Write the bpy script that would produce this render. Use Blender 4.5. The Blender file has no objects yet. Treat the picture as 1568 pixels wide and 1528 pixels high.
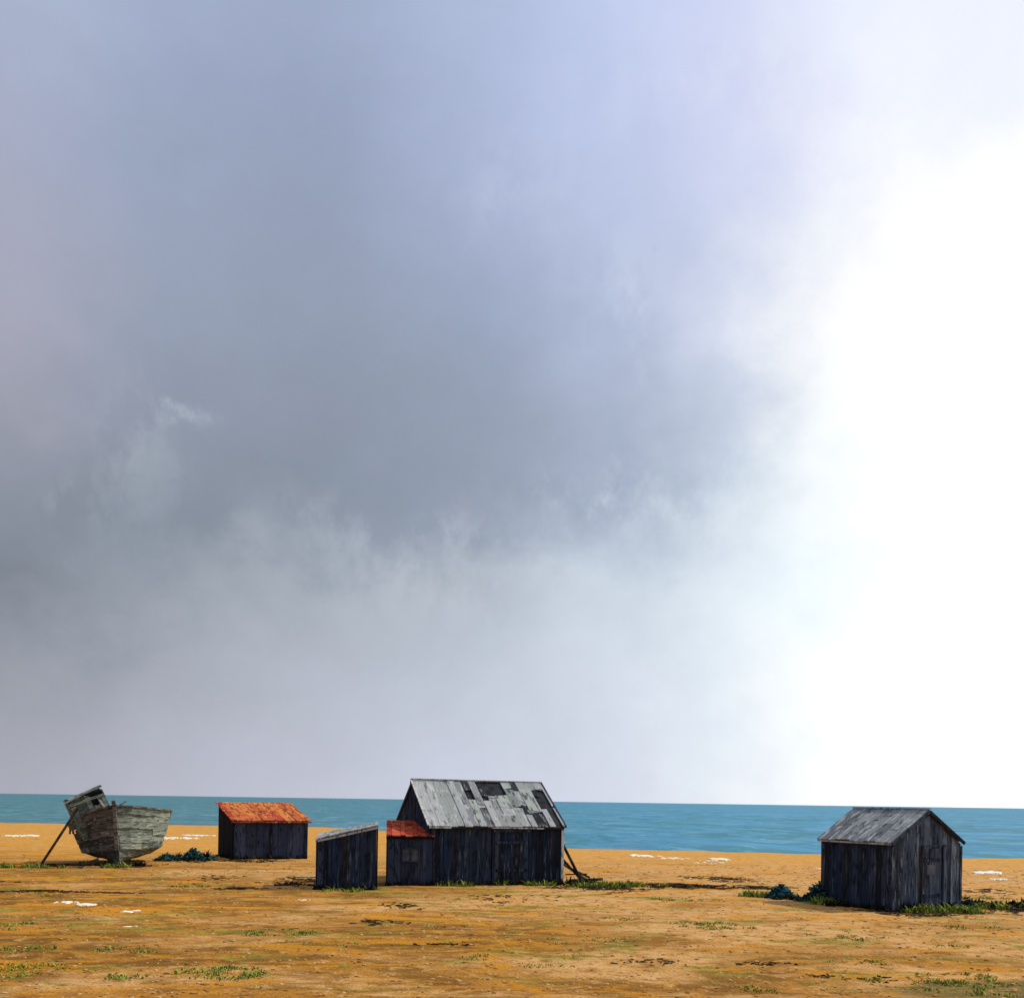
import bpy, math, random
from mathutils import Vector, Matrix, noise as mn
R=random.Random(7)
sc=bpy.context.scene
sc.view_settings.view_transform='Standard'
try: sc.view_settings.look='None'
except Exception: pass
sc.view_settings.exposure=0
COL=sc.collection

def lin(c):
    return tuple(((v/255)/12.92 if v/255<=0.04045 else ((v/255+0.055)/1.055)**2.4) for v in c)

# ------------------------------------------------------------ node helper
class NT:
    def __init__(s,tree): s.t=tree; s.t.nodes.clear()
    def n(s,typ,props=None):
        nd=s.t.nodes.new(typ)
        for k,v in (props or {}).items(): setattr(nd,k,v)
        return nd
    def put(s,sock,v):
        if isinstance(v,bpy.types.NodeSocket): s.t.links.new(v,sock)
        elif isinstance(v,bpy.types.Node): s.t.links.new(v.outputs[0],sock)
        else:
            if hasattr(sock.default_value,'__len__') and hasattr(v,'__len__'):
                if len(sock.default_value)==4 and len(v)==3: v=tuple(v)+(1,)
            sock.default_value=v
    def m(s,op,a,b=0.0,c=None,clamp=False):
        nd=s.t.nodes.new('ShaderNodeMath'); nd.operation=op; nd.use_clamp=clamp
        s.put(nd.inputs[0],a); s.put(nd.inputs[1],b)
        if c is not None: s.put(nd.inputs[2],c)
        return nd.outputs[0]
    def ramp(s,fac,stops,interp='LINEAR'):
        nd=s.t.nodes.new('ShaderNodeValToRGB'); cr=nd.color_ramp; cr.interpolation=interp
        while len(cr.elements)<len(stops): cr.elements.new(0.5)
        for e,(p,c) in zip(cr.elements,stops):
            e.position=p
            if not hasattr(c,'__len__'): c=(c,c,c)
            e.color=tuple(c)+(1,) if len(c)==3 else c
        s.put(nd.inputs[0],fac); return nd.outputs[0]
    def mix(s,fac,a,b,bt='MIX'):
        nd=s.t.nodes.new('ShaderNodeMix'); nd.data_type='RGBA'; nd.blend_type=bt
        s.put(nd.inputs[0],fac); s.put(nd.inputs[6],a); s.put(nd.inputs[7],b)
        return nd.outputs[2]
    def smooth(s,v,a,b,o0=0.0,o1=1.0):
        nd=s.t.nodes.new('ShaderNodeMapRange'); nd.interpolation_type='SMOOTHSTEP'
        s.put(nd.inputs[0],v); nd.inputs[1].default_value=a; nd.inputs[2].default_value=b
        nd.inputs[3].default_value=o0; nd.inputs[4].default_value=o1
        return nd.outputs[0]
    def noise(s,vec,scale,detail=4,rough=.55,dist=0.0):
        nd=s.n('ShaderNodeTexNoise'); nd.inputs['Scale'].default_value=scale
        nd.inputs['Detail'].default_value=detail; nd.inputs['Roughness'].default_value=rough
        nd.inputs['Distortion'].default_value=dist
        if vec is not None: s.put(nd.inputs['Vector'],vec)
        return nd
    def mapv(s,vec,scale=(1,1,1),loc=(0,0,0),rot=(0,0,0)):
        nd=s.n('ShaderNodeMapping'); s.put(nd.inputs[0],vec)
        nd.inputs['Scale'].default_value=scale; nd.inputs['Location'].default_value=loc
        nd.inputs['Rotation'].default_value=rot
        return nd.outputs[0]

def newmat(name):
    m=bpy.data.materials.new(name); m.use_nodes=True
    t=NT(m.node_tree)
    out=t.n('ShaderNodeOutputMaterial'); b=t.n('ShaderNodeBsdfPrincipled')
    t.t.links.new(b.outputs[0],out.inputs[0])
    b.inputs['Specular IOR Level'].default_value=.06
    b.inputs['Roughness'].default_value=.9
    return m,t,b
def bump(t,b,h,strength,dist):
    nd=t.n('ShaderNodeBump'); nd.inputs['Strength'].default_value=strength
    nd.inputs['Distance'].default_value=dist; t.put(nd.inputs['Height'],h)
    t.t.links.new(nd.outputs[0],b.inputs['Normal'])

# ------------------------------------------------------------ materials
def boards_mat(name,cols,streak,streak_amt=.5,vert=(7,7,.7),dark=None,lo=.52,hi=.66,dlo=.50,damt=.75):
    m,t,b=newmat(name)
    g=t.n('ShaderNodeNewGeometry'); tc=t.n('ShaderNodeTexCoord')
    rnd=g.outputs['Random Per Island']
    off=t.n('ShaderNodeVectorMath',{'operation':'ADD'})
    t.put(off.inputs[0],tc.outputs['Object'])
    cmb=t.n('ShaderNodeCombineXYZ'); t.put(cmb.inputs[0],t.m('MULTIPLY',rnd,17.)); t.put(cmb.inputs[2],t.m('MULTIPLY',rnd,9.))
    t.put(off.inputs[1],cmb.outputs[0])
    n=len(cols)
    base=t.ramp(rnd,[(i/(n),c) for i,c in enumerate(cols)],'CONSTANT')
    st=t.noise(t.mapv(off.outputs[0],vert),1.6,5,.65).outputs[0]
    base=t.mix(t.m('MULTIPLY',t.smooth(st,lo,hi),streak_amt),base,streak)
    st2=t.noise(t.mapv(off.outputs[0],(vert[0]*.6,vert[1]*.6,vert[2]*1.3)),2.0,5,.65).outputs[0]
    base=t.mix(t.m('MULTIPLY',t.smooth(st2,dlo,dlo+.08),damt),base,dark or (.006,.008,.013))
    t.put(b.inputs['Base Color'],base)
    bump(t,b,st,.6,.02)
    return m
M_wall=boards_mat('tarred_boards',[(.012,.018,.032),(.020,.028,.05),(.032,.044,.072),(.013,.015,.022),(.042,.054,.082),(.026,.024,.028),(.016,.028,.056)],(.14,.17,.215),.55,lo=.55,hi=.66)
M_hut_lit=boards_mat('hut_boards_lit',[(.04,.052,.08),(.062,.078,.112),(.09,.11,.15),(.035,.042,.06),(.115,.135,.175),(.05,.068,.105)],(.27,.32,.38),.65,dlo=.53)  # paler gable boards: light on that face painted into the colour
M_blue=boards_mat('blue_boards',[(.026,.035,.065),(.036,.048,.088),(.048,.062,.10),(.028,.034,.055)],(.09,.11,.15),.4,dlo=.54)
M_pale=boards_mat('pale_trim',[(.50,.51,.51),(.34,.35,.36),(.56,.57,.56)],(.7,.7,.7),.4,dark=(.09,.09,.09))
M_roof=boards_mat('weathered_roof_boards',[(.27,.28,.275),(.31,.32,.315),(.22,.23,.23),(.34,.35,.34),(.20,.21,.21),(.26,.28,.265)],(.50,.51,.50),.65,(5,1.1,1.1),(.06,.065,.07),dlo=.55,damt=.7)
M_roofh=boards_mat('hut_roof_boards',[(.20,.215,.215),(.25,.27,.27),(.155,.17,.175),(.29,.31,.30),(.17,.185,.185)],(.52,.54,.54),.7,(1.3,5,1.3),(.04,.043,.05),lo=.52,hi=.60,dlo=.54)
M_roofd=boards_mat('roof_patched_boards',[(.10,.105,.11),(.24,.25,.24),(.03,.032,.037),(.18,.20,.19),(.02,.021,.027),(.30,.33,.30)],(.40,.42,.41),.5,(5,1.1,1.1),(.016,.018,.022),dlo=.53)
M_rust=boards_mat('rust_red_roof',[(.45,.10,.03),(.54,.17,.04),(.36,.055,.025),(.47,.13,.035)],(.80,.36,.13),.6,(4,1.2,1.2),(.10,.018,.012))
M_red=boards_mat('red_felt_roof',[(.46,.06,.03),(.38,.05,.025),(.5,.09,.04)],(.55,.16,.08),.4,(3,3,2),(.10,.014,.01))
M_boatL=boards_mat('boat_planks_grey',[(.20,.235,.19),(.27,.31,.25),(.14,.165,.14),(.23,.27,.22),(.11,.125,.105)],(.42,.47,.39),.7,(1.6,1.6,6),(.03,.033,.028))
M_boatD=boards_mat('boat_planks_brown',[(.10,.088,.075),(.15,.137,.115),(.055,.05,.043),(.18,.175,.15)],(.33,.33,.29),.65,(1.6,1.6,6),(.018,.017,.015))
def plain(name,c,c2=None,scale=6.):
    m,t,b=newmat(name); tc=t.n('ShaderNodeTexCoord')
    n=t.noise(tc.outputs['Object'],scale,5).outputs[0]
    t.put(b.inputs['Base Color'],t.mix(t.smooth(n,.35,.65),c,c2 or tuple(v*.5 for v in c)))
    bump(t,b,n,.4,.02); return m
M_dark=plain('dark_interior_and_shade',(.010,.011,.013))
M_felt=plain('black_felt',(.035,.037,.042),(.014,.014,.018),3)
M_glass=plain('grimy_window',(.05,.06,.075),(.1,.11,.12),3)
M_wood=plain('driftwood_dark',(.06,.045,.035),(.015,.012,.012),3)

def island(name,cols,rough=.9):
    m,t,b=newmat(name); g=t.n('ShaderNodeNewGeometry')
    n=len(cols); c=t.ramp(g.outputs['Random Per Island'],[(i/n,c) for i,c in enumerate(cols)],'CONSTANT')
    t.put(b.inputs['Base Color'],c)
    b.inputs['Roughness'].default_value=rough
    return m
M_grass=island('grass_blades',[(.20,.27,.03),(.28,.34,.04),(.10,.16,.03),(.36,.36,.06),(.07,.10,.03),(.22,.30,.04)])
M_scrub_shade=island('dark_scrub_contact_shade',[(.012,.016,.015),(.022,.026,.016),(.035,.05,.018),(.014,.014,.014),(.035,.028,.018)])
M_kale=island('sea_kale_leaves',[(.03,.12,.14),(.05,.18,.20),(.02,.06,.08),(.06,.15,.07),(.08,.23,.24),(.015,.03,.035)])
M_weed=island('seaweed_and_shade',[(.03,.02,.015),(.05,.03,.015),(.10,.05,.015),(.17,.08,.02),(.02,.018,.016)])
M_chalk=island('chalk_stone',[(.85,.80,.68),(.8,.72,.52),(.75,.66,.45),(.85,.83,.76)])
M_peb=island('shingle_stone',[(.5,.24,.06),(.36,.16,.035),(.52,.30,.12),(.24,.12,.04),(.45,.20,.035),(.58,.36,.16),(.3,.15,.05)])

# ------------------------------------------------------------ mesh helper
class MB:
    def __init__(s): s.v=[];s.f=[];s.mi=[]
    def hexa(s,p,mi=0):
        o=len(s.v); s.v+= [tuple(q) for q in p]
        for f in ((0,3,2,1),(4,5,6,7),(0,1,5,4),(1,2,6,5),(2,3,7,6),(3,0,4,7)):
            s.f.append(tuple(o+i for i in f)); s.mi.append(mi)
    def box(s,a,b,mi=0):
        x0,y0,z0=a;x1,y1,z1=b
        s.hexa([(x0,y0,z0),(x1,y0,z0),(x1,y1,z0),(x0,y1,z0),(x0,y0,z1),(x1,y0,z1),(x1,y1,z1),(x0,y1,z1)],mi)
    def beam(s,a,b,w,h=None,mi=0,up=(0,0,1)):
        a=Vector(a);b=Vector(b);h=h or w;d=(b-a).normalized()
        u=Vector(up)
        if abs(d.dot(u))>.95:u=Vector((0,1,0))
        sx=d.cross(u).normalized()*w/2; sy=sx.cross(d).normalized()*h/2
        s.hexa([a-sx-sy,a+sx-sy,a+sx+sy,a-sx+sy,b-sx-sy,b+sx-sy,b+sx+sy,b-sx+sy],mi)
    def obj(s,name,mats,parent=None,smooth=False):
        me=bpy.data.meshes.new(name); me.from_pydata(s.v,[],s.f)
        for m in mats: me.materials.append(m)
        me.polygons.foreach_set('material_index',s.mi)
        if smooth: me.polygons.foreach_set('use_smooth',[True]*len(s.f))
        me.update(); ob=bpy.data.objects.new(name,me); COL.objects.link(ob)
        if parent: ob.parent=parent
        return ob
def empty(name,loc,yaw=0,rx=0,ry=0):
    e=bpy.data.objects.new(name,None); COL.objects.link(e)
    e.location=loc; e.rotation_euler=(rx,ry,math.radians(yaw)); e.empty_display_size=.3
    return e

def wall(mb,p0,p1,top,zb=-.15,w=.17,th=.03,mi=0,skip=None,rag=.05):
    """vertical boards from p0 to p1 (xy); outward is to the right of p0->p1"""
    p0=Vector((p0[0],p0[1],0));p1=Vector((p1[0],p1[1],0)); L=(p1-p0).length;u=(p1-p0)/L
    n=Vector((u.y,-u.x,0)); s=0
    while s<L-.01:
        ww=min(w*R.uniform(.6,1.35),L-s)
        if L-s-ww<.05: ww=L-s
        a=s+.004;b=s+ww-.004; s+=ww
        if skip and skip(a,b): continue
        o=R.uniform(.0,.022); tl=R.uniform(-.012,.012)
        z0=zb; za=top(a)-R.uniform(0,rag);zc=top(b)-R.uniform(0,rag*.3)-(top(a)-za)*.8
        q=[p0+u*a+n*o,p0+u*b+n*o,p0+u*b+n*(o+th),p0+u*a+n*(o+th)]
        mb.hexa([q[0]+Vector((0,0,z0)),q[1]+Vector((0,0,z0)),q[2]+Vector((0,0,z0)),q[3]+Vector((0,0,z0)),
                 q[0]+u*tl+Vector((0,0,za)),q[1]+u*tl+Vector((0,0,zc)),q[2]+u*tl+Vector((0,0,zc)),q[3]+u*tl+Vector((0,0,za))],mi)

def roof_slope(mb,a0,a1,b0,b1,w=.28,th=.035,pick=None,rag=.06,segs=1):
    a0,a1,b0,b1=map(Vector,(a0,a1,b0,b1)); L=(a1-a0).length
    nrm=(a1-a0).cross(b0-a0).normalized()
    s=0
    while s<L-.01:
        ww=min(w*R.uniform(.6,1.4),L-s)
        if L-s-ww<.06: ww=L-s
        f0=(s+.004)/L;f1=(s+ww-.004)/L;s+=ww
        e0=a0.lerp(a1,f0);e1=a0.lerp(a1,f1);r0=b0.lerp(b1,f0);r1=b0.lerp(b1,f1)
        sg=segs((f0+f1)/2) if callable(segs) else segs
        cuts=[0]+sorted(R.uniform(.2,.85) for _ in range(sg-1))+[1]
        for k in range(sg):
            c0,c1=cuts[k],cuts[k+1]
            mi=pick((f0+f1)/2,(c0+c1)/2) if pick else 0
            if mi is None: continue
            ex=-R.uniform(0,rag)/max((r0-e0).length,.1) if k==0 else 0
            o=nrm*R.uniform(.0,.03); j=R.uniform(-.03,.03); j2=R.uniform(-.03,.03)
            if k==0: j=0
            if k==sg-1: j2=0
            P=[e0.lerp(r0,c0+ex),e1.lerp(r1,c0+ex+j),e1.lerp(r1,c1+j2),e0.lerp(r0,c1)]
            mb.hexa([p+o for p in P]+[p+o+nrm*th for p in P],mi)

# ------------------------------------------------------------ terrain
shore_pts=[(-900,118),(-200,112),(-57,110),(-30,112),(-18,109),(-10,96),(-3,78),(4,70.5),(11,68),(33,64.5),(60,61),(200,52),(900,40)]
def shore(x):
    for (xa,ya),(xb,yb) in zip(shore_pts,shore_pts[1:]):
        if x<=xb:
            t=(x-xa)/(xb-xa); return ya+(yb-ya)*t
    return shore_pts[-1][1]
def gz(x,y):
    s=y-shore(x)+3.*mn.noise(Vector((x*.12,0,3)))+1.6*mn.noise(Vector((x*.5,0,8)))
    if s>-16: z=-.25*((s+16)/16)**1.2 if s<0 else -.25-min(s*.035,4)
    else: z=0
    if y<shore(x)-3:
        z+=.06*mn.noise(Vector((x*.12,y*.12,0)))+.03*mn.noise(Vector((x*.7,y*.7,5)))
        if y<26: z+=.03*mn.noise(Vector((x*1.9,y*1.9,9)))
    return z
xs=[-900,-600,-400,-280,-200,-150,-120,-100,-85]+[ -75+.5*i for i in range(301)]+[85,100,120,150,200,280,400,600,900]
ys=[-200,-100,-60,-30,-15,-5]+[0+.4*i for i in range(100)]+[40+.9*i for i in range(110)]+[142,150,170,200,260,400,700]
mb=MB(); nx=len(xs)
for y in ys:
    for x in xs: mb.v.append((x,y,gz(x,y)))
for j in range(len(ys)-1):
    for i in range(nx-1):
        mb.f.append((j*nx+i,j*nx+i+1,(j+1)*nx+i+1,(j+1)*nx+i)); mb.mi.append(0)
m,t,b=newmat('beach_ground')
g=t.n('ShaderNodeNewGeometry'); P=g.outputs['Position']
sep=t.n('ShaderNodeSeparateXYZ'); t.put(sep.inputs[0],P); X,Y=sep.outputs[0],sep.outputs[1]
big=t.noise(t.mapv(P,(.12,.25,1)),1.,5,.62,.6).outputs[0]
mid=t.noise(t.mapv(P,(.45,.8,1),(7,3,0)),1.,6,.68,1.1).outputs[0]
fin=t.noise(t.mapv(P,(2.2,2.4,1),(1,9,0)),1.,6,.70,.6).outputs[0]
peb=t.n('ShaderNodeTexVoronoi'); t.put(peb.inputs['Vector'],P); peb.inputs['Scale'].default_value=16
c=t.mix(t.smooth(mid,.43,.57),(.39,.175,.03),(.50,.28,.10))
near=t.m('ADD',t.m('ADD',t.m('MULTIPLY',Y,1/30.),t.m('MULTIPLY',X,.04)),t.m('MULTIPLY',t.m('SUBTRACT',big,.5),2.4))
c=t.mix(t.smooth(near,.3,1.35,1,0),c,t.mix(t.smooth(mid,.45,.56),(.17,.078,.014),(.38,.165,.025)))
band=t.smooth(t.m('ADD',t.m('ADD',big,t.m('MULTIPLY',X,.007)),t.m('MULTIPLY',t.smooth(Y,24,34),.04)),.48,.60)
c=t.mix(t.m('MULTIPLY',band,.8),c,t.mix(t.smooth(fin,.44,.56),(.52,.27,.085),(.66,.39,.16)))
c=t.mix(t.m('MULTIPLY',t.smooth(fin,.55,.63),.6),c,(.60,.35,.13))
c=t.mix(t.m('MULTIPLY',t.smooth(fin,.45,.36),.65),c,(.17,.08,.018))
orn=t.noise(t.mapv(P,(.3,.8,1),(31,5,0)),1.,6,.68,.9).outputs[0]
c=t.mix(t.m('MULTIPLY',t.smooth(orn,.535,.60),.85),c,t.mix(t.smooth(Y,18,30),(.50,.21,.012),(.62,.26,.02)))
c=t.mix(t.m('MULTIPLY',t.smooth(Y,40,60),.85),c,t.mix(t.smooth(fin,.42,.6),(.58,.26,.03),(.66,.37,.11)))
grn=t.noise(t.mapv(P,(.4,.8,1),(51,15,0)),1.,6,.72,.8).outputs[0]
gm=t.m('MULTIPLY',t.m('MULTIPLY',t.smooth(grn,.545,.60),.75),t.smooth(Y,45,34))
c=t.mix(gm,c,t.mix(t.smooth(fin,.45,.55),(.12,.14,.02),(.27,.25,.035)))
def spot(cx,cy,rx,ry):
    a=t.m('DIVIDE',t.m('SUBTRACT',X,cx),rx); b_=t.m('DIVIDE',t.m('SUBTRACT',Y,cy),ry)
    return t.m('EXPONENT',t.m('MULTIPLY',t.m('ADD',t.m('MULTIPLY',a,a),t.m('MULTIPLY',b_,b_)),-1.))
sp=t.m('ADD',spot(8.4,16.3,2.4,1.1),t.m('MULTIPLY',t.m('SUBTRACT',mid,.5),1.6))
c=t.mix(t.m('MULTIPLY',t.smooth(sp,.3,.7),.85),c,t.mix(t.smooth(fin,.4,.6),(.07,.07,.03),(.15,.14,.04)))
drk=t.noise(t.mapv(P,(.6,1.3,1),(11,75,0)),1.,7,.75,.8).outputs[0]
c=t.mix(t.m('MULTIPLY',t.smooth(drk,.60,.66),.6),c,(.09,.05,.02))
c=t.mix(t.m('MULTIPLY',t.smooth(peb.outputs['Distance'],.0,.5,.0,1.),.2),c,(.22,.10,.015))
t.put(b.inputs['Base Color'],c); b.inputs['Specular IOR Level'].default_value=.04
h=t.m('ADD',t.m('MULTIPLY',fin,1.),t.m('MULTIPLY',peb.outputs['Distance'],.3))
bump(t,b,h,.75,.07)
ground=mb.obj('beach_ground',[m],smooth=True)

# ------------------------------------------------------------ sea
mb=MB()
mb.v=[(-30000,30,-.25),(30000,30,-.25),(30000,60000,-.25),(-30000,60000,-.25)]; mb.f=[(0,1,2,3)]; mb.mi=[0]
m,t,b=newmat('sea_water')
g=t.n('ShaderNodeNewGeometry'); P=g.outputs['Position']
sep=t.n('ShaderNodeSeparateXYZ'); t.put(sep.inputs[0],P)
az=t.m('DIVIDE',sep.outputs[0],t.m('ADD',sep.outputs[1],60.))
n1=t.noise(t.mapv(P,(.05,.02,1)),1.,8,.75,1.2).outputs[0]
n2=t.noise(t.mapv(P,(.25,.12,1),(3,8,0)),1.,7,.7,1.).outputs[0]
w=t.m('ADD',az,t.m('MULTIPLY',t.m('SUBTRACT',n1,.5),.7))
c=t.mix(t.smooth(w,-.35,.25),(.075,.165,.185),(.06,.24,.38))
c=t.mix(t.m('MULTIPLY',t.smooth(n1,.48,.56),.65),c,(.035,.15,.155))
c=t.mix(t.m('MULTIPLY',t.smooth(n2,.52,.60),.55),c,(.15,.33,.42))
c=t.mix(t.m('MULTIPLY',t.smooth(n2,.45,.38),.6),c,(.03,.14,.25))
t.put(b.inputs['Base Color'],c); b.inputs['Roughness'].default_value=.6; b.inputs['Specular IOR Level'].default_value=.04
bump(t,b,n2,.5,.3)
mb.obj('sea',[m])

# ------------------------------------------------------------ large shed
shed=empty('large_tarred_shed',(-2.84,34.9,0),20)
L,W,HE,HR=5.0,4.8,2.13,3.66
mb=MB()
mb.box((.04,.04,-.2),(L-.04,W-.04,HE-.13))
o=len(mb.v)
mb.v+= [(.05,.05,HE-.12),(L-.05,.05,HE-.12),(L-.05,W-.05,HE-.12),(.05,W-.05,HE-.12),(.05,W/2,HR-.12),(L-.05,W/2,HR-.12)]
for f in ((0,1,5,4),(2,3,4,5),(0,4,3),(1,2,5)): mb.f.append(tuple(o+i for i in f)); mb.mi.append(0)
mb.obj('dark_infill',[M_dark],shed)  # solid dark filler added behind the boards to close their gaps
mb=MB()
wall(mb,(0,0),(L,0),lambda s:HE-.02,w=.2)
gab=lambda s:HE+(HR-HE)*(1-abs(s-W/2)/(W/2))-.05
wall(mb,(0,W),(0,0),gab); wall(mb,(L,0),(L,W),gab); wall(mb,(L,W),(0,W),lambda s:HE-.02)
mb.obj('walls',[M_wall],shed)
mb=MB()
def pk(f,c):
    d=((f-.52)/.18)**2+((c-.78)/.28)**2
    d2=((f-.93)/.08)**2+((c-.5)/.3)**2
    if f<.38: return 0
    if d<1 and R.random()<.75: return None
    if d2<1 and R.random()<.6: return None
    return 1 if R.random()<.5 else 0
sl=(HR-HE)/(W/2); ov=.15
roof_slope(mb,(-.10,-ov,HE-sl*ov+.04),(L+.06,-ov,HE-sl*ov+.04),(-.10,W/2,HR+.03),(L+.06,W/2,HR+.03),.36,.035,pk,.10,lambda f:1 if f<.38 else 4)
roof_slope(mb,(L+.06,W+ov,HE-sl*ov+.04),(-.10,W+ov,HE-sl*ov+.04),(L+.06,W/2,HR+.03),(-.10,W/2,HR+.03),.3)
mb.obj('roof_boards',[M_roof,M_roofd],shed)
mb=MB()
for sgn in (0,1):
    ya=-ov if sgn==0 else W+ov
    p=[(-.07,ya,HE-sl*ov-.01),(L+.03,ya,HE-sl*ov-.01),(L+.03,W/2,HR-.01),(-.07,W/2,HR-.01)]
    if sgn: p=p[::-1]
    mb.hexa([(x,y,z-.04) for x,y,z in p]+[(x,y,z+.03) for x,y,z in p])
mb.obj('roof_felt',[M_felt],shed)
mb=MB()
mb.beam((-.12,W/2,HR+.10),(1.8,W/2,HR+.09),.15,.05); mb.beam((1.82,W/2,HR+.09),(L+.08,W/2,HR+.08),.14,.04)
mb.beam((L+.005,-.055,-.05),(L+.005,-.055,HE-.1),.10,.05)
mb.beam((-.10,-ov-.05,HE-sl*ov-.0),(.7,-ov-.05,HE-sl*ov),.03,.06); mb.beam((2.2,-ov-.05,HE-sl*ov+.0),(4.2,-ov-.05,HE-sl*ov-.02),.03,.05)
mb.beam((-.13,-ov-.02,HE-sl*ov+.07),(-.13,W/2,HR+.08),.05,.05)
mb.obj('pale_trim_boards',[M_pale],shed)
mb=MB()
mb.beam((L+.08,-ov-.02,HE-sl*ov+.04),(L+.08,W/2,HR+.05),.05,.1)
mb.beam((-.13,-ov-.02,HE-sl*ov-.02),(-.13,W/2,HR-.01),.05,.1)
mb.obj('barge_boards',[M_wall],shed)
mb=MB()
wall(mb,(2.35,-.05),(3.65,-.05),lambda s:1.9,-.02,.2,.03)
for x in (2.3,3.0,3.7): mb.beam((x,-.1,0),(x,-.1,1.95),.06,.05)
mb.beam((2.3,-.13,1.92),(3.7,-.13,1.92),.05,.07); mb.beam((2.4,-.12,.5),(3.6,-.12,.5),.03,.1); mb.beam((2.4,-.12,1.5),(3.6,-.12,1.5),.03,.1)
mb.obj('double_door',[M_wall],shed)
mb=MB()
mb.beam((L+.12,.3,1.5),(L+.75,-.2,.02),.09); mb.beam((L+.12,.8,1.1),(L+1.0,.3,.02),.08); mb.beam((L+.2,1.3,.9),(L+1.1,.0,.05),.16,.05)
mb.beam((L+.3,-.1,.1),(L+1.7,.1,.12),.1); mb.beam((L+.4,.2,.55),(L+1.1,-.1,.2),.07); mb.beam((L+.3,.3,.3),(L+.9,-.25,.35),.2,.04)
mb.obj('leaning_props',[M_wood],shed)

def monoshed(name,loc,yaw,Lx,D,hf,hb,hfr=None,hbr=None,mw=M_wall,mr=M_red,win=None,ovh=.1,w=.17,trim=None,ms=None,rw=.24,segs=2):
    hfr=hf if hfr is None else hfr; hbr=hb if hbr is None else hbr
    e=empty(name,loc,yaw)
    mb=MB(); i=.04
    mb.hexa([(i,i,-.2),(Lx-i,i,-.2),(Lx-i,D-i,-.2),(i,D-i,-.2),(i,i,hf-.06),(Lx-i,i,hfr-.06),(Lx-i,D-i,hbr-.06),(i,D-i,hb-.06)])
    mb.obj('dark_infill',[M_dark],e)  # dark solid added inside the walls so board gaps stay closed
    mb=MB()
    wall(mb,(0,0),(Lx,0),lambda s:hf+(hfr-hf)*s/Lx-.01,w=w)
    mb.obj('front_wall',[mw],e)
    mb=MB()
    wall(mb,(0,D),(0,0),lambda s:hb+(hf-hb)*s/D-.01,w=w)
    wall(mb,(Lx,0),(Lx,D),lambda s:hfr+(hbr-hfr)*s/D-.01,w=w)
    wall(mb,(Lx,D),(0,D),lambda s:hbr+(hb-hbr)*s/Lx-.01,w=w)
    mb.obj('side_walls',[ms or mw],e)
    mb=MB(); o=ovh
    sy=(hb-hf)/D
    roof_slope(mb,(-o,-o,hf+.02-sy*o),(Lx+o,-o,hfr+.02-sy*o),(-o,D+o,hb+.02+sy*o),(Lx+o,D+o,hbr+.02+sy*o),rw,.035,None,.07,segs)
    mb.obj('roof',[mr],e)
    mb=MB()
    mb.beam((-o,-o-.03,hf-.02-sy*o),(Lx+o,-o-.03,hfr-.02-sy*o),.03,.07)
    mb.obj('eaves_board',[trim or M_dark],e)
    if win:
        x0,x1,z0,z1=win; mb=MB()
        mb.box((x0,-.075,z0),(x1,-.06,z1),1)
        for a,bb in (((x0,z0),(x1,z0)),((x0,z1),(x1,z1)),((x0,z0),(x0,z1)),((x1,z0),(x1,z1)),(((x0+x1)/2,z0),((x0+x1)/2,z1))):
            mb.beam((a[0],-.095,a[1]),(bb[0],-.095,bb[1]),.05,.05,0,(0,1,0))
        mb.obj('window',[M_blue,M_glass],e)
    return e
monoshed('red_roofed_lean_to',(-4.30,34.65,0),7,1.56,2.1,1.70,2.14,mw=M_blue,ms=M_wall,win=(.5,1.1,.85,1.3),ovh=.06)
monoshed('small_tarred_shed',(-6.38,32.75,0),8,1.93,2.0,1.60,1.68,2.08,2.14,mr=M_roof,trim=M_pale,w=.2,ovh=.06)
rs=monoshed('rust_roofed_shed',(-13.25,47.5,0),27,3.55,3.7,1.86,2.62,mw=M_blue,ms=M_dark,mr=M_rust,ovh=.17,w=.25,rw=.4,segs=2,trim=M_rust)  # side walls near-black: their shade is put into the colour
mb=MB()
for i in range(3): mb.beam((.1+i*1.68,-.07,-.05),(.1+i*1.68,-.07,1.75),.09,.05)
mb.obj('corner_posts',[M_wall],rs)

# ------------------------------------------------------------ hut on the right
hut=empty('gabled_beach_hut',(10.94,28.6,0),28)
GW,GD,HE,HR=2.85,2.7,1.97,2.86
mb=MB(); i=.04
mb.box((i,i,-.2),(GW-i,GD-i,HE-.11))
o=len(mb.v); mb.v+=[(.05,.05,HE-.1),(GW-.05,.05,HE-.1),(GW/2,.05,HR-.12),(.05,GD-.05,HE-.1),(GW-.05,GD-.05,HE-.1),(GW/2,GD-.05,HR-.12)]
for f in ((0,1,2),(5,4,3),(0,2,5,3),(1,4,5,2)): mb.f.append(tuple(o+k for k in f)); mb.mi.append(0)
mb.obj('dark_infill',[M_dark],hut)  # dark inner solid added to block the gaps between hut boards
mb=MB()
gab=lambda s:HE+(HR-HE)*(1-abs(s-GW/2)/(GW/2))-.05
wall(mb,(0,0),(GW,0),gab,w=.19); wall(mb,(GW,GD),(0,GD),gab,w=.19)
mb.obj('gable_walls',[M_hut_lit],hut)
mb=MB()
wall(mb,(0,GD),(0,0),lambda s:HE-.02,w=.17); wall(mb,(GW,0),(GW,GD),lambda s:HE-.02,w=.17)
mb.obj('side_walls',[M_wall],hut)  # darker boards than the gable, painting in the shaded faces
mb=MB(); sl=(HR-HE)/(GW/2); ov=.09
roof_slope(mb,(-ov,GD+.06,HE-sl*ov+.04),(-ov,-.08,HE-sl*ov+.04),(GW/2,GD+.06,HR+.03),(GW/2,-.08,HR+.03),.34,.035,None,.07,2)
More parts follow.
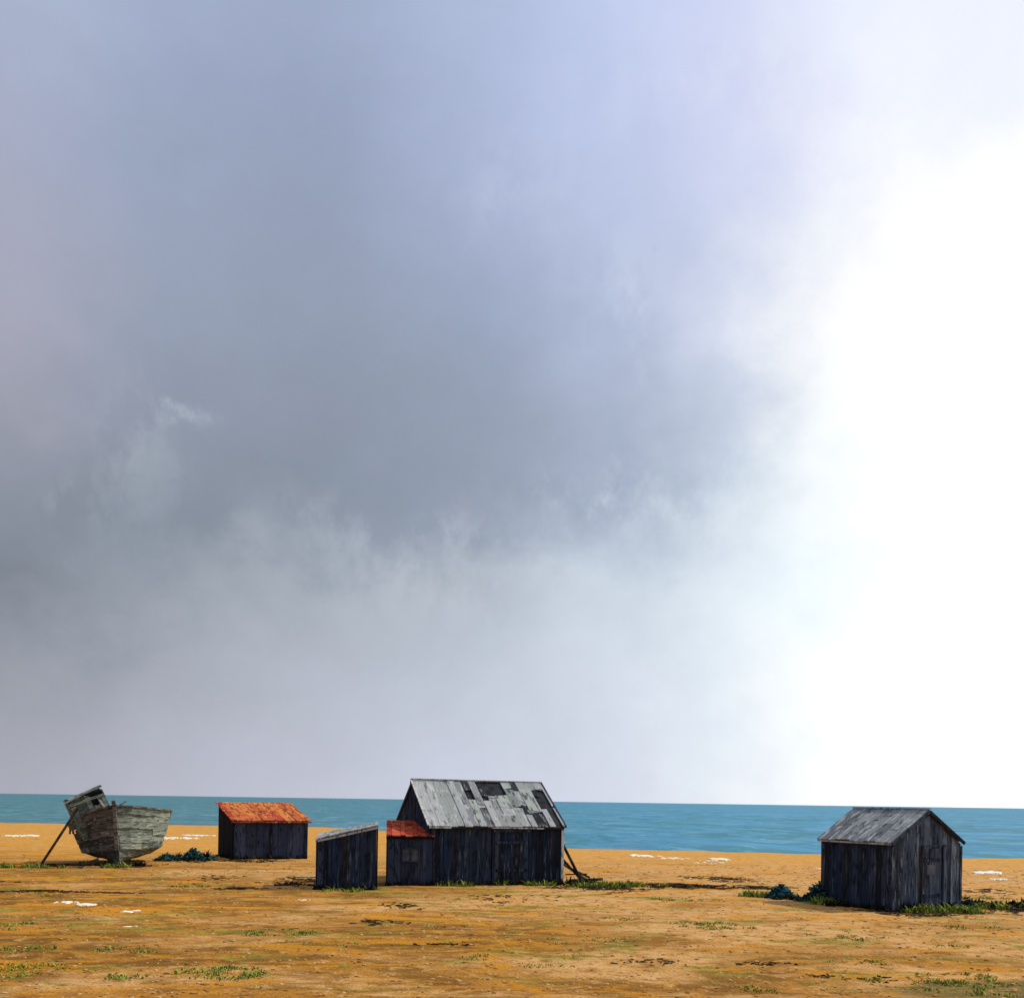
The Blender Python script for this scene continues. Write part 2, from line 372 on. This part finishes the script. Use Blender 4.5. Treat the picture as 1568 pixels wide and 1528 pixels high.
roof_slope(mb,(GW+ov,-.08,HE-sl*ov+.04),(GW+ov,GD+.06,HE-sl*ov+.04),(GW/2,-.08,HR+.03),(GW/2,GD+.06,HR+.03),.3,.035,None,.05,2)
mb.obj('roof_boards',[M_roofh],hut)
mb=MB()
mb.beam((-ov-.02,-.11,HE-sl*ov+.01),(GW/2,-.11,HR+.0),.04,.09); mb.beam((GW/2,-.115,HR+.0),(GW+ov+.02,-.115,HE-sl*ov+.01),.04,.09)
mb.obj('barge_boards',[M_wall],hut)
mb=MB()
mb.beam((GW/2,-.12,HR+.09),(GW/2,GD+.08,HR+.09),.12,.04)
mb.beam((-ov-.03,-.08,HE-sl*ov+.0),(-ov-.03,GD+.06,HE-sl*ov+.0),.03,.05)
mb.obj('pale_trim_boards',[M_pale],hut)
mb=MB()
mb.beam((-.02,-.06,-.05),(-.02,-.06,HE-.12),.08,.05); mb.beam((GW+.02,-.06,-.05),(GW+.02,-.06,HE-.12),.07,.05)
mb.obj('corner_posts',[M_hut_lit],hut)
mb=MB()
wall(mb,(1.15,-.055),(1.95,-.055),lambda s:1.78,0,.16,.025,0,None,.0)
for a,bb in (((1.1,0),(1.1,1.84)),((2.0,-.15),(2.0,1.84))): mb.beam((a[0],-.12,a[1]),(bb[0],-.12,bb[1]),.06,.05,1)
mb.beam((1.05,-.15,1.86),(2.05,-.15,1.86),.05,.07,1)
mb.beam((1.2,-.1,.4),(1.9,-.1,.4),.03,.1,1); mb.beam((1.2,-.1,1.45),(1.9,-.1,1.45),.03,.1,1)
mb.box((1.35,-.11,1.0),(1.7,-.085,1.3),2)
mb.obj('door',[M_hut_lit,M_wall,M_glass],hut)

# ------------------------------------------------------------ derelict boat
boat=empty('derelict_fishing_boat',(-16.7,42.2,-.03),15,0,math.radians(-3))
BL=4.6
def hp(t_,v,side,extra=0):
    B=(2.0 if side>0 else 2.25)*(min(1,t_/.6)**.6 if t_>0 else 0)*(1-.2*max(0,(t_-.6)/.4)**2)
    sec=(.74*min(1,v*4.)**.5+.26*v**1.2) if v>0 else 0
    sec=sec*(1-.15*(1-t_))+.15*(1-t_)*v
    x=(B*sec+.05+extra)*side
    y=t_*BL+(1-v)*.35*(1-t_)
    z=.10+v*(2.0+.45*(1-t_)**1.5+.12*t_**3)
    if side<0: z-=.45*v*min(1,t_*2)
    return Vector((x,y,z))
ST=14;SK=8
for side,nm,mt in ((1,'starboard_planking',M_boatL),(-1,'port_planking',M_boatD)):  # grey starboard, brown port; sunlit side painted paler, far side darker
    mb=MB()
    for k in range(SK):
        v0=k/SK-.012;v1=(k+1)/SK; v0=max(v0,0)
        cuts=sorted([0,ST]+[R.randint(2,6),R.randint(8,12)])
        for ca,cb in zip(cuts,cuts[1:]):
            if cb==ca: continue
            if side<0 and k==6 and ca>0 and cb<ST: continue
            o=len(mb.v); pop=R.uniform(0,.06)
            for j in range(ca,cb+1):
                tt=j/ST; jit=R.uniform(-.014,.014)
                for v,e in ((v0,.035+pop),(v1,pop),(v1,-.05),(v0,-.02)):
                    mb.v.append(tuple(hp(tt,v+jit,side,e) if v+jit>0 else hp(tt,0,side,e)))
            n=cb-ca
            for j in range(n):
                for q in range(4):
                    a=o+j*4+q; b2=o+j*4+(q+1)%4
                    f=(a,b2,b2+4,a+4)
                    mb.f.append(f if side<0 else f[::-1]); mb.mi.append(0)
            mb.f.append((o,o+1,o+2,o+3)); mb.mi.append(0)
            e_=o+n*4; mb.f.append((e_+3,e_+2,e_+1,e_)); mb.mi.append(0)
    mb.obj(nm,[mt],boat)
mb=MB()
for k in range(8):
    a=hp(0,k/8,1);b2=hp(0,(k+1)/8,1); a.x=b2.x=0; a.y-=.06;b2.y-=.06
    mb.beam(a,b2,.15,.16,0,(0,1,0))
a=hp(0,1,1);a.x=0;a.y-=.06; mb.beam(a,a+Vector((-.03,-.04,.25)),.15,.15,0,(0,1,0))
mb.beam((0,.4,.05),(0,BL,.05),.16,.2)
for side in(1,-1):
    for j in range(ST):
        mb.beam(hp(j/ST,1,side,.04)+Vector((0,0,.02)),hp((j+1)/ST,1,side,.04)+Vector((0,0,.02)),.12,.07)
for j in range(1,8):
    p=hp(j/8,1,-1,-.05); mb.beam(p-Vector((0,0,.4)),p+Vector((R.uniform(-.08,.08),0,R.uniform(.05,.4))),.08)
mb.beam((-.9,1.2,2.0),(.3,1.6,2.75),.14,.05); mb.beam((-.2,.9,1.9),(-.75,1.3,2.85),.16,.05); mb.beam((-1.4,1.0,1.7),(-.1,.7,2.35),.2,.05)
mb.obj('stem_keel_and_rails',[M_boatD],boat)
mb=MB()
P=[hp(1,v/6,1,0) for v in range(7)]+[hp(1,v/6,-1,0) for v in range(6,-1,-1)]
o=len(mb.v); mb.v+=[tuple(p) for p in P]; mb.f.append(tuple(range(o,o+len(P)))); mb.mi.append(0)
for j in range(ST):
    q=[hp(j/ST,.80,-1,-.05),hp(j/ST,.80,1,-.05),hp((j+1)/ST,.80,1,-.05),hp((j+1)/ST,.80,-1,-.05)]
    if j==0: q[0].x=-.02;q[1].x=.02
    o=len(mb.v); mb.v+=[tuple(p) for p in q]; mb.f.append((o,o+1,o+2,o+3)); mb.mi.append(0)
mb.obj('deck_and_transom',[M_boatD],boat)
cab=bpy.data.objects.new('tilted_wheelhouse',None); COL.objects.link(cab); cab.parent=boat
cab.location=(-.85,1.5,1.65); cab.rotation_euler=(math.radians(6),math.radians(-21),math.radians(14))
mb=MB(); cw,cd,ch=1.45,1.3,1.5
mb.box((-cw/2+.03,.03,0),(cw/2-.03,cd-.03,ch-.04),1)
tp=lambda s:ch+.12*math.sin(s*4)
wall(mb,(-cw/2,0),(cw/2,0),tp,-.3,.22,.03,0,None,.2); wall(mb,(-cw/2,cd),(-cw/2,0),lambda s:ch,-.3,.2,.03,0,None,.1)
wall(mb,(cw/2,0),(cw/2,cd),lambda s:ch,0,.17); wall(mb,(cw/2,cd),(-cw/2,cd),lambda s:ch,0,.17)
mb.box((.16,-.075,.95),(.42,-.055,1.25),1)
mb.beam((-cw/2-.1,-.09,.35),(cw/2+.15,-.09,.55),.03,.14); mb.beam((-cw/2,-.09,1.35),(cw/2,-.09,1.28),.03,.1)
mb.beam((-cw/2-.15,-.02,ch+.02),(cw/2-.2,-.05,ch+.16),.3,.05); mb.beam((-cw/2+.1,.5,ch+.02),(cw/2+.1,.5,ch+.1),.5,.05)
mb.obj('wheelhouse_boards',[M_boatL,M_dark],cab)
prop=empty('boat_prop_timber',(-19.7,41.6,0),0)
mb=MB(); mb.beam((0,0,-.05),(1.25,.7,2.4),.1,.1); mb.beam((-.1,0,.05),(2.1,.3,.09),.09,.08); mb.beam((1.7,.1,.05),(2.3,.4,.3),.09)
mb.obj('timbers',[M_wood],prop)

# ------------------------------------------------------------ ground litter
def blades(mb,cx,cy,rx,ry,n,h,w=.02,lean=.5):
    for _ in range(n):
        a=R.uniform(0,6.283); r=math.sqrt(R.random())*(.6+.4*R.random())
        x=cx+rx*r*math.cos(a);y=cy+ry*r*math.sin(a); z=gz(x,y)-.01
        k=R.uniform(0,6.283); hh=h*R.uniform(.4,1.2)*(1.15-r*.6); ww=w*R.uniform(.6,1.5)
        dx,dy=math.cos(k),math.sin(k); lx=lean*hh*math.cos(k+1.6)*R.random();ly=lean*hh*math.sin(k+1.6)*R.random()
        o=len(mb.v)
        mb.v+=[(x-dx*ww,y-dy*ww,z),(x+dx*ww,y+dy*ww,z),(x+dx*ww*.7+lx*.5,y+dy*ww*.7+ly*.5,z+hh*.6),(x-dx*ww*.7+lx*.5,y-dy*ww*.7+ly*.5,z+hh*.6),(x+lx*1.4,y+ly*1.4,z+hh)]
        mb.f+=[(o,o+1,o+2,o+3),(o+3,o+2,o+4)]; mb.mi+=[0,0]
grass=MB()
def patch(x,y,rx,ry,n,h=.12,w=.013,lean=1.2):
    k=max(1,int(n/13))
    for _ in range(k):
        a=R.uniform(0,6.283);r=math.sqrt(R.random())
        q=R.uniform(.4,1.3)
        blades(grass,x+rx*r*math.cos(a),y+ry*r*math.sin(a),.22*q,.2*q,int(22*q)+3,h*q,w,lean)
for a in [(-2,34.8,.9,.12,100,.2,.02),(.5,35.6,1.2,.15,220,.22,.02),(2.9,35.3,1.0,.35,420,.24,.02),(4.6,35.6,.9,.3,240,.18,.02),
          (8.4,32.3,.8,.4,380,.22,.02),(9.6,30.2,.5,.3,200,.22,.02),(12.4,28.5,1.3,.15,560,.24,.02),(14.6,30.0,1.2,.4,380,.2,.02),
          (-19.8,40.7,1.5,.4,300,.18,.02),(-16.3,41.2,.6,.3,160,.2,.02),(-5.1,22.2,.8,.7,420,.06),(4.9,24.2,1.3,.7,460,.07),
          (2.5,25.5,.9,.4,160,.06),(-8.4,16.9,.8,.6,420,.06),(-4.9,16.9,.8,.6,520,.07),(-6.3,16.4,.4,.3,120,.07),(4.0,16.2,.7,.3,120,.06),
          (-1.0,18.9,.7,.4,120,.05),(.5,18.3,.6,.4,110,.05),(7.8,22.6,.8,.4,180,.06),(-10.2,33,1.2,.5,110,.1),(-5.6,32.1,.9,.2,120,.14),
          (8.0,16.8,1.9,1.0,520,.07),(-3.6,20.6,1.2,.5,150,.05),(6.6,19.0,1.0,.5,150,.05),(-7.4,19.4,1.,.5,150,.05),(9.6,21.5,1.,.5,150,.05),
          (-11,22.5,1.2,.6,220,.06),(-9.5,19.2,.8,.5,160,.06),(1.8,21.5,1.0,.6,160,.05),(-14,29,1.0,.5,110,.07),(5.5,31,1.2,.5,160,.08),(15,33,1.5,.5,200,.1),(-1.5,23.5,1.0,.5,140,.05),(11.5,25,1.0,.5,160,.06)]:
    patch(*a)
for _ in range(150):
    y=R.uniform(15,45); x=R.uniform(-.55,.55)*y
    blades(grass,x,y,.3,.22,9,.05,.012,1.4)
grass.obj('grass',[M_grass])
scr=MB()
def line(x0,y0,x1,y1,n,h,off=-.18):  # dark scrub along bases, doubling as painted contact shadows
    for i in range(n):
        f=R.random(); x=x0+(x1-x0)*f; y=y0+(y1-y0)*f+off*R.uniform(.4,1.6)
        blades(scr,x,y,.16,.07,7,h*R.choice((.4,.6,1,1.3)),.04,1.0)
line(-2.84,34.9,1.9,36.6,90,.2); line(-4.3,34.65,-2.8,34.85,26,.16); line(-6.4,32.75,-4.45,33.0,36,.18); line(-13.2,47.5,-10.1,49.1,40,.22); line(-14.9,50.5,-13.2,47.5,14,.3)
line(10.94,28.6,13.45,29.95,60,.22,-.16); line(9.6,31,10.94,28.6,46,.2,-.2); line(-18.2,42.3,-15.3,42.3,60,.22,-.2)
for x,y,rx,ry,n,h in [(1.4,35.9,.6,.15,160,.2),(2.6,35.9,.7,.35,360,.34),(3.6,35.8,.9,.3,220,.2),
        (-7.3,34.2,.7,.9,200,.1),(14.9,30.4,1.3,.5,560,.26),(9.9,29.8,.7,.25,240,.2),  # first clump here darkens ground where the small shed's shadow falls
        (9.0,31.4,.9,.3,220,.2),(6.6,35.6,2.2,.35,240,.1),(-15.2,47.6,.9,.4,380,.4)]:
    for _ in range(int(n/12)):
        a=R.uniform(0,6.283);r=math.sqrt(R.random()); blades(scr,x+rx*r*math.cos(a),y+ry*r*math.sin(a),.15,.1,12,h*R.uniform(.4,1.2),.04,1.1)
scr.obj('dark_scrub_contact_shade',[M_scrub_shade])
def kale(name,x,y,rx,ry,n,h):
    mb=MB()
    for _ in range(n):
        a=R.uniform(0,6.283);r=math.sqrt(R.random()); px=rx*r*math.cos(a);py=ry*r*math.sin(a)
        zt=h*(1-r*r)*R.uniform(.5,1.1)*(.7+.5*math.sin(px*5+1))+.03
        k=R.uniform(0,6.283); s=R.uniform(.07,.16); tilt=R.uniform(.1,1.0)
        M=Matrix.Rotation(k,3,'Z')@Matrix.Rotation(tilt,3,'X')
        o=len(mb.v); pts=[(0,-1,0),(.6,-.5,.12),(.75,.2,.25),(.3,.9,.1),(-.35,.85,.2),(-.7,.2,.1),(-.6,-.5,.25),(0,0,-.12)]
        for p in pts:
            q=M@Vector((p[0]*s*R.uniform(.8,1.2),p[1]*s,p[2]*s)); mb.v.append((px+q.x,py+q.y,max(zt+q.z,.01)))
        for i in range(7): mb.f.append((o+7,o+i,o+(i+1)%7)); mb.mi.append(0)
    ob=mb.obj(name,[M_kale]); ob.location=(x,y,gz(x,y)-.02)
kale('sea_kale_plant',9.55,31.0,.65,.4,240,.46); kale('sea_kale_plant',8.6,31.9,.5,.35,150,.34)
kale('sea_kale_plant',-15.0,46.6,1.3,.6,420,.42); kale('sea_kale_plant',-16.0,46.0,.5,.4,120,.25); kale('sea_kale_plant',13.3,29.1,.3,.2,60,.3)
weed=MB()
def strand(x0,x1,y,sy,n,s=.1):
    cl=[R.uniform(x0,x1) for _ in range(max(2,n//12))]
    dy=[R.gauss(0,sy*1.5+.12) for _ in cl]
    for _ in range(int(n*.8)):
        i=R.randrange(len(cl)); x=cl[i]+R.gauss(0,.35)
        yy=y+dy[i]+R.gauss(0,sy+.05); l=s*R.uniform(.4,2.4); a=R.gauss(0,.4)
        z=gz(x,yy); k=3; o=len(weed.v); hw=R.uniform(.012,.04)
        for i in range(k+1):
            f=i/k-.5; cx=x+f*l*math.cos(a); cy=yy+f*l*math.sin(a)+R.uniform(-.03,.03); ww=hw*(1-abs(f)*1.2)
            weed.v+=[(cx,cy-ww,z+.004),(cx,cy,z+R.uniform(.01,.035)),(cx,cy+ww,z+.004)]
        for i in range(k):
            q=o+i*3
            weed.f+=[(q,q+3,q+4,q+1),(q+1,q+4,q+5,q+2)]; weed.mi+=[0,0]
for a in [(-15.9,-11.9,30.5,.05,230),(-9.5,-8.2,32.4,.06,70),(-8.2,-6.5,35.6,.5,170,.16),(5,9.6,36,.2,420,.2),(-3.3,-.8,27.7,.15,50),(-5.5,-3,24.4,.12,40),  # strand left of small tarred shed paints in that shed's cast shadow
          (-1.9,-1,20.3,.1,24),(2.6,3.2,18.7,.08,26,.08),(4.7,5.1,18.7,.06,26,.08),(5.9,6.3,17.5,.1,26,.08),(13,16,29.4,.3,220,.2),
          (10.2,12.2,28.0,.12,170,.16),(-20,-14.5,41.6,.3,280,.2),(-15,-10,46.6,.3,200,.2),(1.5,5,34.6,.3,170,.18),(-12,-9,36,.5,60),(7,9.5,40,.6,120,.2),(16,22,36,.6,90,.2),(-21,-17,33,.2,60),(-2,3,31,.5,50)]:
    strand(*a)
weed.obj('seaweed_and_shade',[M_weed])
def stones(mb,x,y,s,flat=.4,zoff=0):
    o=len(mb.v); z=gz(x,y)+zoff; n=6; a0=R.uniform(0,1)
    for lv,(rr,zz) in enumerate(((1,-.1),(.85,.6),(.0,1))):
        if rr==0: mb.v.append((x,y,z+s*flat))
        else:
            for i in range(n):
                a=a0+i/n*6.283; r=s*rr*R.uniform(.75,1.2); mb.v.append((x+r*math.cos(a)*1.25,y+r*math.sin(a),z+s*flat*zz))
    for i in range(n):
        j=(i+1)%n
        mb.f+=[(o+i,o+j,o+n+j,o+n+i),(o+n+i,o+n+j,o+2*n)]; mb.mi+=[0,0]
ch=MB()
for x,y,rx,ry,n,s in [(7.6,57,.9,.9,46,.14),(9.0,55,.8,.6,20,.1),(11.4,54,.45,.8,36,.19),(10.7,53,.8,.5,14,.08),(21.7,45.5,.5,.5,36,.14),(20.6,48,.7,.5,24,.1),(-34.5,70,1.3,1.2,44,.15),
      (-23.6,70,1.4,1.2,50,.15),(-24,76,1.4,1.0,40,.12),(-12.2,27.2,.35,.22,24,.05),(-11.5,26.8,.3,.3,30,.07),(-9.75,25.5,.22,.2,24,.055),(-8.75,22.9,.16,.12,16,.04),
      (10,50.5,.9,.5,12,.08),(-8,70,.8,.6,24,.12),(15,47,.8,.4,10,.08),(-6,29,.5,.2,5,.04),(20.5,42,.5,.3,14,.09)]:
    for _ in range(n):
        a=R.uniform(0,6.283);r=R.random()**.8; stones(ch,x+rx*r*math.cos(a),y+ry*r*math.sin(a),s*R.uniform(.5,1.5),.45)
ch.obj('chalk_stones',[M_chalk])
pb=MB()
for _ in range(6500):
    y=13+R.random()**1.6*36; x=R.uniform(-.6,.6)*y
    stones(pb,x,y,R.uniform(.010,.028)*(1+y/40),.5)
pb.obj('shingle',[M_peb])
dw=MB()
for x,y,l,a in [(-8.8,32.4,.9,.05),(7.2,36.1,1.1,-.1),(6,36.3,.7,.2),(-14.4,30.6,1.0,.03),(2.9,35.0,.9,.4),(15,29.6,1.0,.1),(-7.6,33.9,.9,.3),(3.5,35.6,1.2,-.3)]:
    dw.beam((x-l/2*math.cos(a),y-l/2*math.sin(a),gz(x,y)+.02),(x+l/2*math.cos(a),y+l/2*math.sin(a),gz(x,y)+.04),.06,.05)
dw.obj('driftwood',[M_wood])

# ------------------------------------------------------------ sky
wld=bpy.data.worlds.new('World'); sc.world=wld; wld.use_nodes=True
t=NT(wld.node_tree)
SUN_AZ,SUN_EL=71,44
tc=t.n('ShaderNodeTexCoord'); D=tc.outputs['Generated']
na=t.noise(t.mapv(D,(1,1,1),(3,1,5)),3.2,3,.5); nb=t.noise(t.mapv(D,(1,1,1.2),(4,7,2),(0,.5,0)),8.,6,.62)
sep=t.n('ShaderNodeSeparateXYZ'); t.put(sep.inputs[0],D)
az=t.m('ARCTAN2',sep.outputs[0],sep.outputs[1]); el=t.m('ARCSINE',sep.outputs[2])
sa=t.n('ShaderNodeSeparateXYZ'); t.put(sa.inputs[0],na.outputs['Color'])
sb=t.n('ShaderNodeSeparateXYZ'); t.put(sb.inputs[0],nb.outputs['Color'])
def c5(s,k): return t.m('MULTIPLY',t.m('SUBTRACT',s,.5),k)
elc=t.m('MAXIMUM',el,0.0)
damp=t.smooth(elc,0,.12)
az2=t.m('ADD',az,t.m('ADD',c5(sa.outputs[0],.10),c5(sb.outputs[0],.15)))
el2=t.m('ADD',elc,t.m('MULTIPLY',t.m('ADD',c5(sa.outputs[1],.08),c5(sb.outputs[1],.15)),damp))
vs=[0,.1,.2,.3,.4,.48,.535,.58,.65,.72,.8]
T={0.0:[(174,184,209),(168,176,200),(168,171,191),(168,169,186),(158,160,174),(144,149,163),(134,140,153),(124,131,142),(146,151,162),(160,162,174),(171,172,186)],
 .15:[(163,175,203),(157,168,195),(154,164,187),(152,161,181),(146,154,171),(138,146,160),(133,142,155),(147,155,166),(164,169,181),(174,176,190),(184,186,201)],
 .3:[(160,172,200),(154,166,193),(151,161,186),(149,159,180),(143,152,170),(137,147,162),(142,151,165),(169,177,187),(179,185,197),(185,189,203),(192,196,212)],
 .45:[(176,189,219),(171,183,213),(165,177,205),(158,170,195),(151,161,182),(146,156,174),(150,160,177),(178,187,198),(189,197,210),(196,202,217),(203,209,226)],
 .6:[(194,205,238),(193,204,236),(188,199,229),(183,193,221),(173,184,206),(167,178,200),(184,195,212),(205,215,228),(210,218,231),(212,219,233),(215,221,236)],
 .7:[(212,219,247),(210,216,244),(209,216,241),(212,220,239),(202,212,230),(206,218,232),(219,230,241),(225,236,245),(228,238,247),(229,238,248),(230,238,248)],
 .79:[(229,234,254),(228,232,252),(244,247,255),(256,256,258),(253,256,258),(247,254,258),(242,252,258),(243,253,258),(251,256,259),(254,257,260),(254,257,260)],
 .86:[(240,245,258),(244,247,259),(262,262,262),(264,264,264),(264,264,264),(264,264,264),(258,263,264),(259,263,264),(264,264,264),(264,264,264),(264,264,264)]}
cols=sorted(T); prev=None; pa=None
for u in cols:
    a=math.atan((u-.5)*1568/1524)
    stops=[]
    for v,c in zip(vs,T[u]):
        e=math.atan((.8-v)*1528/1524*math.cos(a)); stops.append((max(e,0)/.8,lin(c)))
    stops.sort(key=lambda q:q[0])
    rc=t.ramp(t.m('DIVIDE',el2,.8),stops)
    if prev is None: prev=rc
    else: prev=t.mix(t.smooth(az2,pa-.02,a+.02),prev,rc)
    pa=a
back=t.m('MAXIMUM',t.smooth(az2,1.7,2.6),t.smooth(az2,-1.2,-2.2))
prev=t.mix(back,prev,lin((176,184,204)))
# small ragged scraps of paler cloud
nw=t.noise(t.mapv(D,(1.4,1.4,.8),(2,1,6),(0,.7,0)),13.,5,.66).outputs[0]
wm=None
for u,v,su,sv,s in [(.182,.412,.025,.012,1.),(.57,.482,.04,.013,1.1),(.595,.31,.025,.045,.7),(.745,.43,.025,.05,1.4),(.075,.525,.02,.02,.6),(.51,.18,.04,.03,.4),(.40,.535,.09,.02,.5),(.14,.46,.03,.05,.4),(.71,.48,.04,.025,1.1),(.45,.58,.09,.03,.4),(.64,.515,.06,.012,1.),(.75,.07,.09,.02,.8)]:
    a=math.atan((u-.5)*1568/1524); e=math.atan((.8-v)*1528/1524*math.cos(a))
    da=t.m('DIVIDE',t.m('SUBTRACT',az2,a),su); de=t.m('DIVIDE',t.m('SUBTRACT',el2,e),sv)
    r=t.m('ADD',t.m('MULTIPLY',da,da),t.m('MULTIPLY',de,de))
    q=t.m('MULTIPLY',t.m('EXPONENT',t.m('MULTIPLY',r,-.7)),s)
    wm=q if wm is None else t.m('ADD',wm,q)
wf=t.m('MULTIPLY',t.m('MULTIPLY',wm,t.smooth(nw,.42,.62)),.32,clamp=True)
prev=t.mix(wf,prev,(.80,.87,.93))
nv=t.m('ADD',t.m('MULTIPLY',sb.outputs[2],.5),t.m('MULTIPLY',nw,.5))
gain=t.m('ADD',.93,t.m('MULTIPLY',nv,.16))
sc_=t.n('ShaderNodeVectorMath',{'operation':'SCALE'}); t.put(sc_.inputs[0],prev); t.put(sc_.inputs['Scale'],gain)
bg1=t.n('ShaderNodeBackground'); t.put(bg1.inputs[0],sc_.outputs[0]); bg1.inputs[1].default_value=1.0
sky=t.n('ShaderNodeTexSky'); sky.sky_type='NISHITA'; sky.sun_disc=False
sky.sun_elevation=math.radians(SUN_EL); sky.sun_rotation=math.radians(SUN_AZ)
bg2=t.n('ShaderNodeBackground'); t.put(bg2.inputs[0],sky.outputs[0]); bg2.inputs[1].default_value=.1
mx=t.n('ShaderNodeMixShader'); mx.inputs[0].default_value=.04
t.t.links.new(bg1.outputs[0],mx.inputs[1]); t.t.links.new(bg2.outputs[0],mx.inputs[2])
out=t.n('ShaderNodeOutputWorld'); t.t.links.new(mx.outputs[0],out.inputs[0])

sl_=bpy.data.lights.new('sun','SUN'); sl_.energy=3.3; sl_.angle=math.radians(.6); sl_.color=(1,.95,.87)
so=bpy.data.objects.new('sun',sl_); COL.objects.link(so)
d=Vector((math.sin(math.radians(SUN_AZ))*math.cos(math.radians(SUN_EL)),math.cos(math.radians(SUN_AZ))*math.cos(math.radians(SUN_EL)),math.sin(math.radians(SUN_EL))))
so.rotation_euler=d.to_track_quat('Z','Y').to_euler(); so.location=(30,0,40)

cam=bpy.data.cameras.new('camera'); co=bpy.data.objects.new('camera',cam); COL.objects.link(co)
cam.lens=35; cam.sensor_width=36; cam.shift_y=.2946; cam.clip_end=100000; cam.clip_start=.1
co.location=(0,0,3); co.rotation_euler=(math.radians(90),math.radians(-.84),0)
sc.camera=co
